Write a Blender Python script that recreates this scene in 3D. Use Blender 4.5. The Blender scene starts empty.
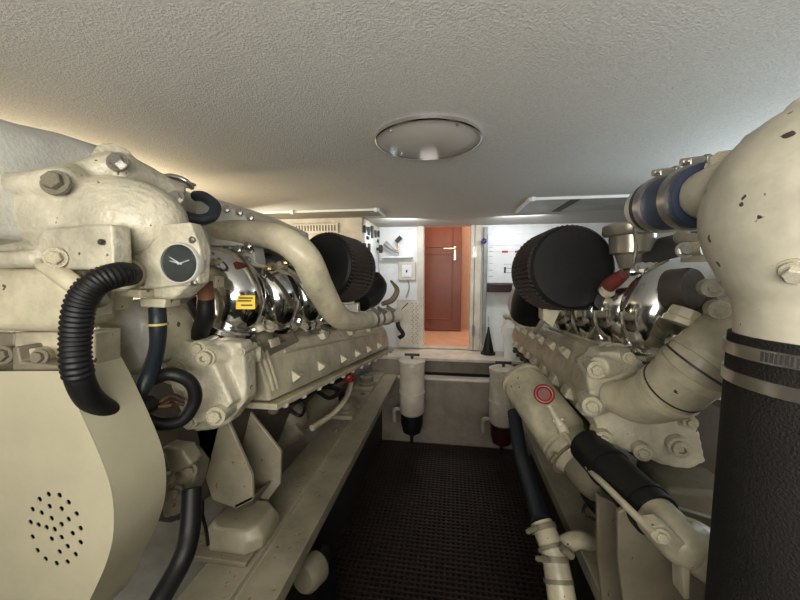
import bpy, bmesh, math, random
from mathutils import Vector, Matrix
random.seed(4)
SC = bpy.context.scene
COL = SC.collection
PI = math.pi
EYE = 1.27            # camera height above the aisle grating
F = 340.0             # focal length in pixels of the 800 x 600 frame
YAW = math.radians(8.7); PITCH = math.radians(4.5)

# ------------------------------------------------------------------ camera
cd = bpy.data.cameras.new('camera'); cam = bpy.data.objects.new('camera', cd); COL.objects.link(cam)
cd.sensor_width = 36; cd.lens = F/800*36; cd.clip_start = .02
cam.location = (0, 0, EYE); cam.rotation_euler = (PI/2-PITCH, 0, YAW)
SC.camera = cam
ROT = cam.rotation_euler.to_matrix()

# ------------------------------------------------------------------ world, lights, exposure
w = bpy.data.worlds.new('world'); SC.world = w; w.use_nodes = True
w.node_tree.nodes['Background'].inputs[0].default_value = (1, .9, .7, 1)
w.node_tree.nodes['Background'].inputs[1].default_value = .015
def area(name, loc, target, sx, sy, power, col):
    l = bpy.data.lights.new(name, 'AREA'); l.shape = 'RECTANGLE'; l.size = sx; l.size_y = sy
    l.energy = power; l.color = col
    o = bpy.data.objects.new(name, l); COL.objects.link(o); o.location = loc
    o.rotation_euler = (Vector(target)-Vector(loc)).to_track_quat('-Z', 'Y').to_euler()
    return o
WARM = (1, .80, .52); COOL = (.80, .92, 1); NEUT = (1, .92, .78)
area('work_light_left', (-1.3, 1.15, 1.2), (-1.0, 1.15, 1.7), .4, 1.2, 14, WARM)
area('work_light_left_far', (-1.2, 1.95, 1.4), (-1.0, 2.4, 1.5), .4, .3, 2, (1, .9, .7))
area('work_light_left_low', (-1.25, .8, .95), (-.6, .8, .2), .4, .9, 1.6, (1, .95, .85))
area('work_light_right', (1.2, 1.2, 1.25), (.8, 1.1, 1.7), .4, 1.2, 11, COOL)
area('passage_light', (0.0, 3.3, 2.3), (0, 3.4, .6), .5, .4, 9, (1, .84, .68))
area('far_lamp_left', (-.35, 2.40, 1.62), (-.45, 2.9, 1.2), .25, .1, 1.6, (.95, .97, 1))
area('far_lamp_right', (.45, 2.40, 1.62), (.5, 2.9, 1.2), .3, .1, 1.6, (.92, .96, 1))
area('ceiling_fill', (0, -.75, 1.30), (0, -.25, 1.66), 1.2, .6, 29, (1, .95, .87))  # unseen up-light added behind the camera to brighten the ceiling
area('forward_fill', (.1, -1.3, 1.5), (0, 1.2, 1.3), .8, .3, 2.2, NEUT)  # added soft fill from behind the camera, no visible source
SC.view_settings.view_transform = 'Standard'; SC.view_settings.look = 'None'
SC.view_settings.exposure = .36; SC.view_settings.gamma = 1; SC.view_settings.use_curve_mapping = False

# ------------------------------------------------------------------ coordinates
def W(px, py, y):
    "point where the sight line of (px,py) meets the plane at distance y along the aisle"
    d = ROT @ Vector(((px-400)/F, (300-py)/F, -1))
    return Vector((0, 0, EYE)) + d*(y/d.y)
def WX(px, py, x):
    d = ROT @ Vector(((px-400)/F, (300-py)/F, -1)); return Vector((0, 0, EYE)) + d*(x/d.x)
def WZ(px, py, z):
    d = ROT @ Vector(((px-400)/F, (300-py)/F, -1)); return Vector((0, 0, EYE)) + d*((z-EYE)/d.z)
def H(x, y, h): return Vector((x, y, EYE+h))
def TL(x, y, h): return Vector((x, y, EYE+h-.13*(y-.87)))     # engines slope down away from the camera

# ------------------------------------------------------------------ materials
def paint(name, col, rough=.45, bump=.25, scale=60, chips=0, spec=.5, metal=0, dirt=.35, chipcol=(.10,.06,.04,1), dirtcol=None):
    m = bpy.data.materials.new(name); m.use_nodes = True; nt = m.node_tree; N = nt.nodes; L = nt.links
    b = N['Principled BSDF']; b.inputs['Roughness'].default_value = rough; b.inputs['Metallic'].default_value = metal
    b.inputs['Specular IOR Level'].default_value = spec
    tc = N.new('ShaderNodeTexCoord')
    n1 = N.new('ShaderNodeTexNoise'); n1.inputs['Scale'].default_value = 7; n1.inputs['Detail'].default_value = 6; n1.inputs['Roughness'].default_value = .65
    L.new(tc.outputs['Object'], n1.inputs['Vector'])
    r = N.new('ShaderNodeValToRGB'); r.color_ramp.elements[0].position = .35; r.color_ramp.elements[1].position = .62
    dc = dirtcol or tuple(c*(1-dirt) for c in col)
    r.color_ramp.elements[0].color = (*dc[:3], 1); r.color_ramp.elements[1].color = (*col, 1)
    L.new(n1.outputs['Fac'], r.inputs['Fac']); out = r.outputs['Color']
    if chips:
        v = N.new('ShaderNodeTexNoise'); v.inputs['Scale'].default_value = 55; v.inputs['Detail'].default_value = 2
        L.new(tc.outputs['Object'], v.inputs['Vector'])
        c = N.new('ShaderNodeValToRGB'); c.color_ramp.elements[0].position = chips; c.color_ramp.elements[1].position = chips+.015
        L.new(v.outputs['Fac'], c.inputs['Fac'])
        mx = N.new('ShaderNodeMix'); mx.data_type = 'RGBA'; mx.inputs[7].default_value = chipcol
        L.new(c.outputs['Color'], mx.inputs[0]); L.new(out, mx.inputs[6]); out = mx.outputs[2]
    L.new(out, b.inputs['Base Color'])
    if bump:
        n2 = N.new('ShaderNodeTexNoise'); n2.inputs['Scale'].default_value = scale; n2.inputs['Detail'].default_value = 3
        L.new(tc.outputs['Object'], n2.inputs['Vector'])
        bp = N.new('ShaderNodeBump'); bp.inputs['Strength'].default_value = bump; bp.inputs['Distance'].default_value = .004
        L.new(n2.outputs['Fac'], bp.inputs['Height']); L.new(bp.outputs['Normal'], b.inputs['Normal'])
    return m
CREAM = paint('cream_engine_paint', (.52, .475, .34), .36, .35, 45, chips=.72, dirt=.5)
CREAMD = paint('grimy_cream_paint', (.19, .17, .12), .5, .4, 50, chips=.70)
SHADE = paint('shade_dark_casting', (.075, .065, .05), .5, .4, 50)  # casting colour darkened to stand in for shade in the crevices
CAST = paint('rough_cast_paint', (.54, .505, .385), .38, .8, 90, chips=.72, dirt=.45)
SILVERP = paint('pale_grey_cast_paint', (.56, .56, .51), .34, .3, 180)
CHIPPED = paint('chipped_cream_paint', (.52, .49, .39), .42, .22, 40, chips=.69, chipcol=(.04,.025,.02,1))
GUARD = paint('smooth_cream_paint', (.44, .41, .29), .38, .06, 90, dirt=.12)
RAIL = paint('stained_cream_paint', (.29, .265, .19), .42, .2, 40, chips=.685, chipcol=(.20, .09, .04, 1))
GREYW = paint('dull_white_gelcoat', (.34, .335, .30), .4, .1, 30, dirt=.3)
WHITE = paint('white_paint', (.78, .80, .80), .4, .08, 40, dirt=.12)
LEDGE = paint('cream_ledge_paint', (.66, .60, .50), .4, .1, 30, dirt=.3)
BULK = paint('bulkhead_paint', (.30, .265, .215), .45, .12, 30, dirt=.3)
RUB = paint('black_rubber', (.006, .006, .0065), .5, .15, 120, spec=.35)
RUBB = paint('bluish_black_rubber', (.014, .019, .026), .45, .15, 120, spec=.35)
BLACKM = paint('matt_black_mesh', (.010, .009, .008), .7, .5, 400, spec=.25)
PLEAT = paint('brown_black_pleated_gauze', (.055, .042, .035), .7, .4, 300)
PIPECL = paint('grimy_clamp_steel', (.20, .19, .16), .4, .2, metal=.6)
BLUE = paint('dark_blue_silicone', (.032, .045, .085), .5, .15, 200)
RED = paint('dark_red_plastic', (.20, .018, .014), .35, .05)
REDD = paint('worn_red_rubber', (.13, .022, .018), .55, .2)
MAROON = paint('maroon_plastic', (.035, .008, .010), .35, .05)
STEEL = paint('clamp_steel', (.62, .60, .56), .28, .05, metal=1, dirt=.4)
RUST = paint('rusty_copper', (.20, .085, .04), .6, .5, 60, dirt=.7)
CHROME = paint('polished_chrome', (.74, .74, .73), .13, .04, 25, metal=1, dirt=.15)
DKINS = paint('dark_elbow_face', (.06, .05, .04), .45, .3)
YEL = paint('yellow_sticker', (.85, .60, .04), .5, 0, dirt=.1)
INK = paint('dark_ink', (.03, .03, .03), .5, 0)
REDINK = paint('red_ink', (.55, .03, .03), .5, 0)
BLUEINK = paint('faint_blue_ink', (.35, .40, .60), .5, 0)
PLAST = paint('pale_grey_plastic', (.32, .32, .30), .4, .05)
WOODR = paint('red_brown_varnished_wood', (.17, .040, .012), .35, .05, 30, dirt=.25)
PEACH = paint('peach_wall_paint', (.72, .45, .31), .5, .05, dirt=.08)
FLOORP = paint('peach_cabin_floor', (.75, .46, .30), .35, .05, dirt=.2)
BRASS = paint('satin_brass', (.75, .62, .42), .25, 0, metal=1)
DARKG = paint('dark_grime_and_shade', (.022, .02, .018), .6, .3)  # near-black for grimy parts, also shade painted under and between parts
GRATE = paint('dark_brown_mat', (.016, .008, .006), .55, .2, 90, dirt=.5)
GLASSM = bpy.data.materials.new('gauge_glass'); GLASSM.use_nodes = True
_b = GLASSM.node_tree.nodes['Principled BSDF']; _b.inputs['Base Color'].default_value = (.9,.95,.95,1); _b.inputs['Roughness'].default_value = .03; _b.inputs['Transmission Weight'].default_value = 1; _b.inputs['IOR'].default_value = 1.3
# textured ceiling covering
CEIL = bpy.data.materials.new('grained_vinyl_headliner'); CEIL.use_nodes = True
nt = CEIL.node_tree; b = nt.nodes['Principled BSDF']; b.inputs['Roughness'].default_value = .75
tc = nt.nodes.new('ShaderNodeTexCoord'); n = nt.nodes.new('ShaderNodeTexNoise'); n.inputs['Scale'].default_value = 260; n.inputs['Detail'].default_value = 3; n.inputs['Roughness'].default_value = .6
nt.links.new(tc.outputs['Object'], n.inputs['Vector'])
bp = nt.nodes.new('ShaderNodeBump'); bp.inputs['Strength'].default_value = .9; bp.inputs['Distance'].default_value = .004
nt.links.new(n.outputs['Fac'], bp.inputs['Height']); nt.links.new(bp.outputs['Normal'], b.inputs['Normal'])
r = nt.nodes.new('ShaderNodeValToRGB'); r.color_ramp.elements[0].position = .3; r.color_ramp.elements[1].position = .7
r.color_ramp.elements[0].color = (.44, .43, .40, 1); r.color_ramp.elements[1].color = (.60, .59, .55, 1)
nt.links.new(n.outputs['Fac'], r.inputs['Fac']); nt.links.new(r.outputs['Color'], b.inputs['Base Color'])

# ------------------------------------------------------------------ mesh builder
def frames(pts):
    T = []
    for i in range(len(pts)):
        a = pts[max(i-1, 0)]; b = pts[min(i+1, len(pts)-1)]
        T.append((b-a).normalized())
    u = T[0].orthogonal().normalized(); out = []
    for t in T:
        u = (u - t*u.dot(t)).normalized(); out.append((t, u, t.cross(u)))
    return out
def smooth(pts, n=8, rad=None):
    P = [Vector(p) for p in pts]; R = rad if isinstance(rad, (list, tuple)) else [rad or 0]*len(P)
    q = [P[0]*2-P[1]] + P + [P[-1]*2-P[-2]]; rr = [R[0]]+list(R)+[R[-1]]; o = []; ro = []
    for i in range(1, len(q)-2):
        for k in range(n):
            t = k/n
            c = lambda a, b, c_, d: .5*(2*b+(c_-a)*t+(2*a-5*b+4*c_-d)*t*t+(3*b-a-3*c_+d)*t**3)
            o.append(c(q[i-1], q[i], q[i+1], q[i+2])); ro.append(c(rr[i-1], rr[i], rr[i+1], rr[i+2]))
    o.append(P[-1]); ro.append(R[-1])
    return o, ro
class MB:
    def __init__(s): s.v = []; s.f = []
    def add(s, v, f):
        k = len(s.v); s.v += [Vector(a) for a in v]; s.f += [tuple(i+k for i in a) for a in f]; return s
    def loft(s, rings, cap=True):
        n = len(rings[0]); v = [p for r in rings for p in r]; f = []
        for i in range(len(rings)-1):
            for j in range(n):
                f.append((i*n+j, i*n+(j+1) % n, (i+1)*n+(j+1) % n, (i+1)*n+j))
        if cap: f.append(tuple(range(n))[::-1]); f.append(tuple((len(rings)-1)*n+j for j in range(n)))
        return s.add(v, f)
    def box(s, lo, hi, m=None):
        x0, y0, z0 = lo; x1, y1, z1 = hi
        r = [[Vector((x0,y0,z)), Vector((x1,y0,z)), Vector((x1,y1,z)), Vector((x0,y1,z))] for z in (z0, z1)]
        if m: r = [[m @ p for p in q] for q in r]
        return s.loft(r)
    def tube(s, pts, rad, n=20, seg=8, sm=True, cap=True):
        if sm and len(pts) > 2: P, R = smooth(pts, seg, rad)
        else:
            P = [Vector(p) for p in pts]; R = rad if isinstance(rad, (list, tuple)) else [rad]*len(P)
        fr = frames(P)
        return s.loft([[p+(u*math.cos(2*PI*k/n)+v*math.sin(2*PI*k/n))*r for k in range(n)] for p, r, (t, u, v) in zip(P, R, fr)], cap)
    def lathe(s, a, b, prof, n=32):
        "profile [(t along a->b 0..1 , radius)]"
        a = Vector(a); b = Vector(b); t = (b-a).normalized(); u = t.orthogonal().normalized(); v = t.cross(u)
        return s.loft([[a+(b-a)*q+(u*math.cos(2*PI*k/n)+v*math.sin(2*PI*k/n))*max(r, 1e-4) for k in range(n)] for q, r in prof])
    def ball(s, c, r, m=20, sc=(1,1,1)):
        c = Vector(c)
        return s.loft([[c+Vector((math.sin(a)*math.cos(2*PI*k/m)*sc[0], math.sin(a)*math.sin(2*PI*k/m)*sc[1], math.cos(a)*sc[2]))*r for k in range(m)] for a in [.02+i*(PI-.04)/14 for i in range(15)]])
    def slab(s, px, y, d, shift=(0, 0)):
        "outline facing the aisle end at distance y, d metres thick"
        r = [W(a, b, y) for a, b in px]
        return s.loft([r, [p+Vector((shift[0], d, shift[1])) for p in r]])
    def sweep(s, a, b): return s.loft([[Vector(p) for p in a], [Vector(p) for p in b]])
WL = {}
def link(name, me, m, parent, bevel=0, sharp=40, remesh=0, sub=0):
    me.update()
    vs = [v.co for v in me.vertices]
    c = Vector([(min(v[i] for v in vs)+max(v[i] for v in vs))/2 for i in range(3)])
    me.transform(Matrix.Translation(-c))
    o = bpy.data.objects.new(name, me); COL.objects.link(o)
    pl = WL[parent.name] if parent else Vector()
    o.location = c-pl; WL[o.name] = c
    if parent: o.parent = parent
    me.materials.append(m)
    for p in me.polygons: p.use_smooth = True
    if remesh:
        k = o.modifiers.new('fuse', 'REMESH'); k.mode = 'VOXEL'; k.voxel_size = remesh; k.use_smooth_shade = True
        k = o.modifiers.new('soften', 'SMOOTH'); k.factor = .5; k.iterations = 4
    else:
        me.set_sharp_from_angle(angle=math.radians(sharp))
        if bevel:
            k = o.modifiers.new('bevel', 'BEVEL'); k.width = bevel; k.segments = 3; k.limit_method = 'ANGLE'; k.angle_limit = math.radians(35); k.harden_normals = False
    return o
def part(name, mb, m, parent=None, **kw):
    me = bpy.data.meshes.new(name); me.from_pydata([tuple(v) for v in mb.v], [], mb.f)
    bm = bmesh.new(); bm.from_mesh(me); bmesh.ops.recalc_face_normals(bm, faces=bm.faces); bm.to_mesh(me); bm.free()
    return link(name, me, m, parent, **kw)
def tag(o, label, cat, group=None):
    o['label'] = label; o['category'] = cat
    if group: o['group'] = group
    return o
def thing(name, loc, label, cat, group=None):
    o = bpy.data.objects.new(name, None); COL.objects.link(o); o.location = loc; o.empty_display_size = .05
    WL[o.name] = Vector(loc); return tag(o, label, cat, group)
def struct(o): o['kind'] = 'structure'; return o
def lab(o, t): o['label'] = t; return o
def plate_mesh(outline, holes, thick, M4):
    "flat sheet with real holes; outline and holes in sheet coordinates, M4 places it"
    cu = bpy.data.curves.new('sheet', 'CURVE'); cu.dimensions = '2D'; cu.fill_mode = 'BOTH'; cu.extrude = thick/2
    for pts in [outline]+holes:
        sp = cu.splines.new('POLY'); sp.points.add(len(pts)-1)
        for i, p in enumerate(pts): sp.points[i].co = (p[0], p[1], 0, 1)
        sp.use_cyclic_u = True
    t = bpy.data.objects.new('sheet', cu); COL.objects.link(t)
    me = bpy.data.meshes.new_from_object(t.evaluated_get(bpy.context.evaluated_depsgraph_get()))
    bpy.data.objects.remove(t); me.transform(M4); me.materials.clear(); return me
def circ(cx, cy, r, n=12): return [(cx+r*math.cos(2*PI*k/n), cy+r*math.sin(2*PI*k/n)) for k in range(n)]
# shared bolt mesh: washer + hex head along +Z
def bolt_mesh(hollow=False):
    b = MB(); b.lathe((0,0,-.2), (0,0,.18), [(0, 1.25), (1, 1.25)], 20)
    if hollow: b.lathe((0,0,.1), (0,0,.9), [(0, 1.0), (.9, .95), (1, .8), (1, .45), (.3, .4)], 20)
    else: b.lathe((0,0,.1), (0,0,.85), [(0, .86), (.85, .86), (1, .72)], 6)
    me = bpy.data.meshes.new('bolt'); me.from_pydata([tuple(v) for v in b.v], [], b.f)
    for p in me.polygons: p.use_smooth = True
    me.set_sharp_from_angle(angle=math.radians(30)); return me
BOLTS = {}
def bolt(parent, pos, nrm, r, m=None, hollow=False):
    m = m or CREAM; key = (m.name, hollow)
    if key not in BOLTS:
        BOLTS[key] = bolt_mesh(hollow); BOLTS[key].materials.append(m)
    o = bpy.data.objects.new('bolt', BOLTS[key]); COL.objects.link(o); o.parent = parent
    o.location = Vector(pos)-WL[parent.name]; o.scale = (r, r, r)
    o.rotation_euler = Vector(nrm).to_track_quat('Z', 'Y').to_euler(); WL[o.name] = Vector(pos)
    return o
def wb(parent, px, py, y, r, m=None, nrm=(.25, -1, .1), hollow=False): return bolt(parent, W(px, py, y), nrm, r, m, hollow)
def clamp(name, c, ax, r, wdt, parent, m=None, screw=None):
    c = Vector(c); ax = Vector(ax).normalized()
    b = MB(); b.lathe(c-ax*wdt/2, c+ax*wdt/2, [(0, r), (0, r+.0022), (1, r+.0022), (1, r)], 48)
    o = part(name, b, m or STEEL, parent)
    if screw is not None:
        s = Vector(screw).normalized(); s = (s-ax*s.dot(ax)).normalized(); t = ax.cross(s); p = c+s*(r+.007)
        k = MB(); k.tube([p-t*.018, p+t*.014], .0055, 12, sm=False); k.tube([p+t*.014, p+t*.022], .0075, 6, sm=False)
        q = MB()
        mat = Matrix((( *ax,), (*t,), (*s,))).transposed().to_4x4(); mat.translation = p
        k.box((-wdt*.5, -.010, -.008), (wdt*.5, .010, .003), mat)
        part('screw', k, m or STEEL, o, bevel=.001)
    return o

# ================================================================== SETTING
CH = EYE+.39
b = MB(); b.box((-1.9, -1.8, CH), (1.9, 2.88, CH+.05)); ceil = struct(part('ceiling', b, CEIL))
b = MB(); b.box((-1.9, -1.8, -.12), (1.9, 2.9, -.06)); struct(part('floor', b, DARKG))
b = MB(); b.box((-1.95, -1.8, -.12), (-1.9, 2.9, CH+.05)); struct(part('wall_left', b, GREYW))
b = MB(); b.box((1.9, -1.8, -.12), (1.95, 2.9, CH+.05)); struct(part('wall_right', b, GREYW))
b = MB(); b.box((-1.9, -1.85, -.12), (-.5, -1.8, CH+.05)); b.box((.9, -1.85, -.12), (1.9, -1.8, CH+.05)); b.box((-.5, -1.85, -.12), (.9, -1.8, .3)); struct(part('wall_back', b, BULK))
# sloping hull bottom outboard of the engine beds
for sx, nm in ((-1, 'trim_1'), (1, 'trim_2')):
    b = MB(); A = [(sx*.66, .1), (sx*1.9, .62), (sx*1.9, .56), (sx*.66, .04)]
    b.sweep([(x, -.2, z) for x, z in A], [(x, 2.5, z) for x, z in A]); struct(part(nm, b, GREYW))
SILL = EYE-.64
YB = 2.88
def XB(px, y=YB): return W(px, 280, y).x
DL, DR = XB(424), XB(470)
b = MB(); b.box((-1.9, YB, -.12), (DL, YB+.05, CH+.9)); b.box((DR, YB, -.12), (1.9, YB+.05, CH+.9)); b.box((DL, YB, -.12), (DR, YB+.05, SILL)); b.box((DL, YB, CH-.0), (DR, YB+.05, CH+.9))
struct(part('wall_far', b, WHITE))
# cabin passage beyond the doorway
b = MB(); b.box((-.9, YB+.05, SILL-.05), (.9, 4.6, SILL)); struct(part('floor_passage', b, FLOORP))
b = MB(); b.box((.31, YB+.05, SILL), (.36, 4.6, SILL+1.95)); struct(part('wall_passage_right', b, PEACH))
b = MB(); b.box((-.9, YB+.05, SILL), (-.85, 4.6, SILL+1.95)); b.box((-.9, 4.0, SILL), (.36, 4.05, SILL+1.95)); struct(part('wall_passage_left', b, PEACH))
b = MB(); b.box((-.95, YB+.05, SILL+1.95), (.95, 4.6, SILL+2.0)); struct(part('ceiling_passage', b, PEACH))
# door frame
b = MB(); b.box((DL-.055, YB-.025, SILL), (DL, YB+.02, CH)); b.box((DR, YB-.035, SILL), (DR+.03, YB+.02, CH)); b.box((DR+.034, YB-.03, SILL), (DR+.085, YB+.0, CH)); b.box((DL-.05, YB-.02, SILL-.0), (DR+.08, YB+.02, SILL+.018))
fr = struct(part('trim_3', b, LEDGE, bevel=.004))
for z in (EYE+.17, EYE-.47):
    k = MB(); k.tube([(DR+.032, YB-.038, z-.045), (DR+.032, YB-.038, z+.045)], .006, 10, sm=False); k.box((DR+.018, YB-.037, z-.04), (DR+.046, YB-.034, z+.04)); part('hinge', k, STEEL, fr)
# red wooden door with panels and lever handle, standing part open
dr = struct(thing('door_1', (0, 3.72, SILL), 'red-brown varnished cabin door with brass lever, seen through the doorway', 'door')); del dr['label']; del dr['category']
xr = W(461, 300, 3.75).x; xl = xr-.72
b = MB(); b.box((xl, 3.75, SILL+.01), (xr, 3.79, SILL+1.9)); part('door_leaf', b, WOODR, dr, bevel=.003)
for z0, z1 in ((SILL+.13, SILL+.86), (SILL+.92, SILL+1.75)):
    b = MB()
    x0, x1 = xl+.11, xr-.09
    for lo, hi in (((x0, 3.742, z0), (x1, 3.752, z0+.012)), ((x0, 3.742, z1-.012), (x1, 3.752, z1)), ((x0, 3.742, z0), (x0+.012, 3.752, z1)), ((x1-.012, 3.742, z0), (x1, 3.752, z1))): b.box(lo, hi)
    part('panel_moulding', b, WOODR, dr, bevel=.003)
hc = W(455, 249, 3.73)
b = MB(); b.box((hc.x-.012, 3.74, hc.z-.12), (hc.x+.012, 3.752, hc.z+.03)); hp = part('handle_plate', b, BRASS, dr, bevel=.003)
b = MB(); b.tube([hc+Vector((0, .02, 0)), hc+Vector((0, -.04, 0)), hc+Vector((-.02, -.05, 0)), hc+Vector((-.12, -.05, .0))], .009, 10); part('door_handle', b, BRASS, hp)

# raised bulkhead step with an open cavity under the tread
b = MB(); b.box((-.62, 2.50, -.06), (.62, 2.56, EYE-.80)); b.box((-.62, 2.74, -.06), (.62, 2.80, SILL-.03)); struct(part('trim_4', b, BULK, bevel=.006))
b = MB(); b.box((-.62, 2.50, EYE-.802), (.62, 2.60, EYE-.787)); struct(part('trim_5', b, LEDGE, bevel=.005))
b = MB(); b.box((-.95, 2.56, SILL-.03), (.95, YB, SILL-.004)); struct(part('trim_6', b, LEDGE, bevel=.006))
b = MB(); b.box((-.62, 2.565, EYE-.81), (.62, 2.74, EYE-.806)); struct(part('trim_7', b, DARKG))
for sx in (-1, 1):
    b = MB(); b.box((min(sx*.36, sx*.62), 2.56, EYE-.8), (max(sx*.36, sx*.62), 2.74, SILL-.03)); struct(part('trim_8', b, BULK, bevel=.004))

# rubber grating in the aisle
b = MB()
x0, x1, y0, y1 = -.52, .48, .15, 2.46; p = .024
n = int((x1-x0)/p)+1
for i in range(n): x = x0+i*p; b.box((x-.0045, y0, -.022), (x+.0045, y1, -.004))
for j in range(int((y1-y0)/p)+1): y = y0+j*p; b.box((x0, y-.0045, -.018), (x1, y+.0045, 0))
gr = part('floor_grating', b, GRATE); tag(gr, 'dark brown perforated grating covering the aisle between the engines', 'floor grating')
gr['kind'] = 'structure'; del gr['label']; del gr['category']; gr.name = 'floor_grating'

# ================================================================== ceiling items
lc = W(428, 139, 1); d = (lc-Vector((0,0,EYE))); lc = Vector((0,0,EYE))+d*(.39/d.z)
CR = lc.y*0+.150
cl = thing('ceiling_access_cover', (lc.x, lc.y, CH), 'round glossy beige access cover with bright rim in the ceiling above the aisle', 'ceiling cover')
COVER = paint('satin_cover_plate', (.50, .48, .44), .42, 0, dirt=.05)
b = MB(); b.lathe((lc.x, lc.y, CH), (lc.x, lc.y, CH-.006), [(0, CR), (.8, CR), (1, CR-.003)], 64); part('cover_plate', b, COVER, cl)
b = MB(); b.lathe((lc.x, lc.y, CH), (lc.x, lc.y, CH-.011), [(0, CR), (0, CR+.004), (.8, CR+.004), (1, CR+.001), (1, CR-.001), (.2, CR-.002)], 64); part('rim', b, CHROME, cl)
for a in (.6, 2.35, 3.9, 5.4): bolt(cl, (lc.x+math.cos(a)*(CR-.02), lc.y+math.sin(a)*(CR-.02), CH-.006), (0, 0, -1), .004, STEEL)

def hz(px, y): return W(px, 250, y).x
cp = thing('ceiling_tray', (.85, 2.0, CH), 'long grey ceiling tray with white front edge above the right-hand air filter', 'ceiling tray')
xa = hz(528, 1.87)
b = MB(); b.box((xa, 1.88, CH-.014), (1.35, 2.24, CH)); part('tray_panel', b, PLAST, cp, bevel=.002)
b = MB(); b.box((xa, 1.873, CH-.014), (1.35, 1.88, CH)); part('front_edge', b, WHITE, cp, bevel=.001)
b = MB(); b.box((xa-.004, 1.87, CH-.016), (xa+.01, 2.24, CH)); part('end_edge', b, WHITE, cp, bevel=.001)
b = MB(); b.box((xa+.008, 1.855, CH-.020), (xa+.026, 1.872, CH)); part('clip', b, WHITE, cp)
b = MB(); b.box((hz(568, 1.9), 1.885, CH-.0155), (hz(578, 1.9), 2.23, CH-.0135)); part('dark_stripe', b, DARKG, cp)
cp = thing('ceiling_tray', (-.85, 2.2, CH), 'long grey ceiling tray with white front edge at the louvre vent, above the left engine', 'ceiling tray')
xa = hz(378, 2.02)
b = MB(); b.box((-1.5, 2.05, CH-.010), (xa, 2.255, CH)); part('tray_panel', b, CREAMD, cp, bevel=.002)
b = MB(); b.box((-1.5, 2.042, CH-.012), (xa, 2.05, CH)); part('front_edge', b, WHITE, cp, bevel=.001)
b = MB(); b.box((xa-.01, 2.04, CH-.016), (xa+.004, 2.255, CH)); part('end_edge', b, WHITE, cp, bevel=.001)
for x in (hz(293, 2.03), xa-.015):
    b = MB(); b.box((x-.009, 2.02, CH-.022), (x+.009, 2.04, CH)); part('clip', b, WHITE, cp)

# ================================================================== far end fittings
# cabinet on the left: louvred front face and switch panel on its aisle side
cx1 = XB(362, 2.30)
ct = thing('electrical_cabinet', (cx1-.3, 2.55, SILL), 'cream cabinet with louvred front and a switch panel on its side, far left', 'cabinet')
b = MB(); b.box((-1.45, 2.32, SILL), (cx1, YB-.002, CH-.002)); part('body', b, LEDGE, ct, bevel=.004)
lx0, lx1 = XB(293, 2.3), XB(337, 2.3); lz0, lz1 = W(330, 232, 2.3).z, W(330, 224, 2.3).z
holes = []
nn = 15
for i in range(nn):
    x = lx0+(i+.5)*(lx1-lx0)/nn; holes.append([(x-.0045, lz0+.01), (x+.0045, lz0+.01), (x+.0045, lz1-.006), (x-.0045, lz1-.006)])
me = plate_mesh([(lx0-.01, lz0-.006), (lx1+.01, lz0-.006), (lx1+.01, lz1+.004), (lx0-.01, lz1+.004)], holes, .006, Matrix(((1,0,0,0), (0,0,1,2.306), (0,1,0,0), (0,0,0,1))))
lv = link('louvre_vent', me, LEDGE, ct)
b = MB(); b.box((lx0-.008, 2.311, lz0), (lx1+.008, 2.318, lz1)); part('vent_backing', b, DARKG, lv)
b = MB(); pz1 = EYE+.31; pz0 = EYE-.02; b.box((cx1, 2.36, pz0), (cx1+.006, 2.80, pz1)); sp = part('switch_panel', b, WHITE, ct, bevel=.002)
for px, py, s in ((364, 229, 7), (368, 231, 8), (371.5, 232, 12), (375, 234, 7), (378, 234, 6), (367, 238, 3), (377.5, 241, 3), (364, 247, 8), (368.5, 248, 9)):
    d = W(px, py, 1)-Vector((0,0,EYE)); p = Vector((0,0,EYE))+d*((cx1+.006)/d.x)
    hh = s/340*p.y/2
    b = MB(); b.box((p.x, p.y-.022, p.z-hh), (p.x+.012, p.y+.022, p.z+hh)); part('breaker_switch', b, INK, sp, bevel=.003)
d = W(376.5, 249, 1)-Vector((0,0,EYE)); p = Vector((0,0,EYE))+d*((cx1+.006)/d.x)
b = MB(); b.lathe(p, p+Vector((.05, 0, 0)), [(0, .012), (.5, .012), (.5, .032), (.9, .034), (1, .025)], 20); part('rotary_knob', b, INK, sp)
# fittings on the far wall left of the doorway
def far(px, py, y=YB): return W(px, py, y)
ho = thing('signal_horn', far(398, 248), 'small brass horn with a black cap on a shelf, left of the doorway', 'horn')
b = MB(); b.tube([far(385, 243, 2.8), far(392, 249, 2.8), far(399, 253, 2.82)], [.022, .016, .008], 14); part('horn_bell', b, PLAST, ho)
b = MB(); b.tube([far(398, 254, 2.84), far(398, 243, 2.84)], .008, 12, sm=False); part('stem', b, BRASS, ho)
b = MB(); b.tube([far(396, 242, 2.82), far(401, 237, 2.82)], .018, 14, sm=False); part('cap', b, INK, ho)
b = MB(); a = far(384, 257); c = far(413, 259); b.box((a.x, 2.80, a.z-.012), (c.x, YB-.001, a.z)); o = part('wall_shelf', b, WHITE, bevel=.002); tag(o, 'narrow white shelf under the small horn, left of the doorway', 'shelf')
ic = thing('intercom_box', far(407, 271), 'beige framed box with white centre and hanging cable, left of the doorway', 'switch box')
a = far(399, 280); c = far(416, 262)
b = MB(); b.box((a.x, YB-.03, a.z), (c.x, YB-.001, c.z)); part('box_frame', b, LEDGE, ic, bevel=.004)
a = far(402.5, 277); c = far(412, 265)
b = MB(); b.box((a.x, YB-.037, a.z), (c.x, YB-.029, c.z)); part('face', b, WHITE, ic, bevel=.002)
b = MB(); b.box(((a.x+c.x)/2-.006, YB-.042, a.z+.04), ((a.x+c.x)/2+.006, YB-.036, a.z+.06)); part('button', b, DARKG, ic)
b = MB(); b.tube([far(408, 280), far(409, 288, 2.86), far(406, 298, 2.86)], .006, 8); part('cable', b, PLAST, ic)
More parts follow.
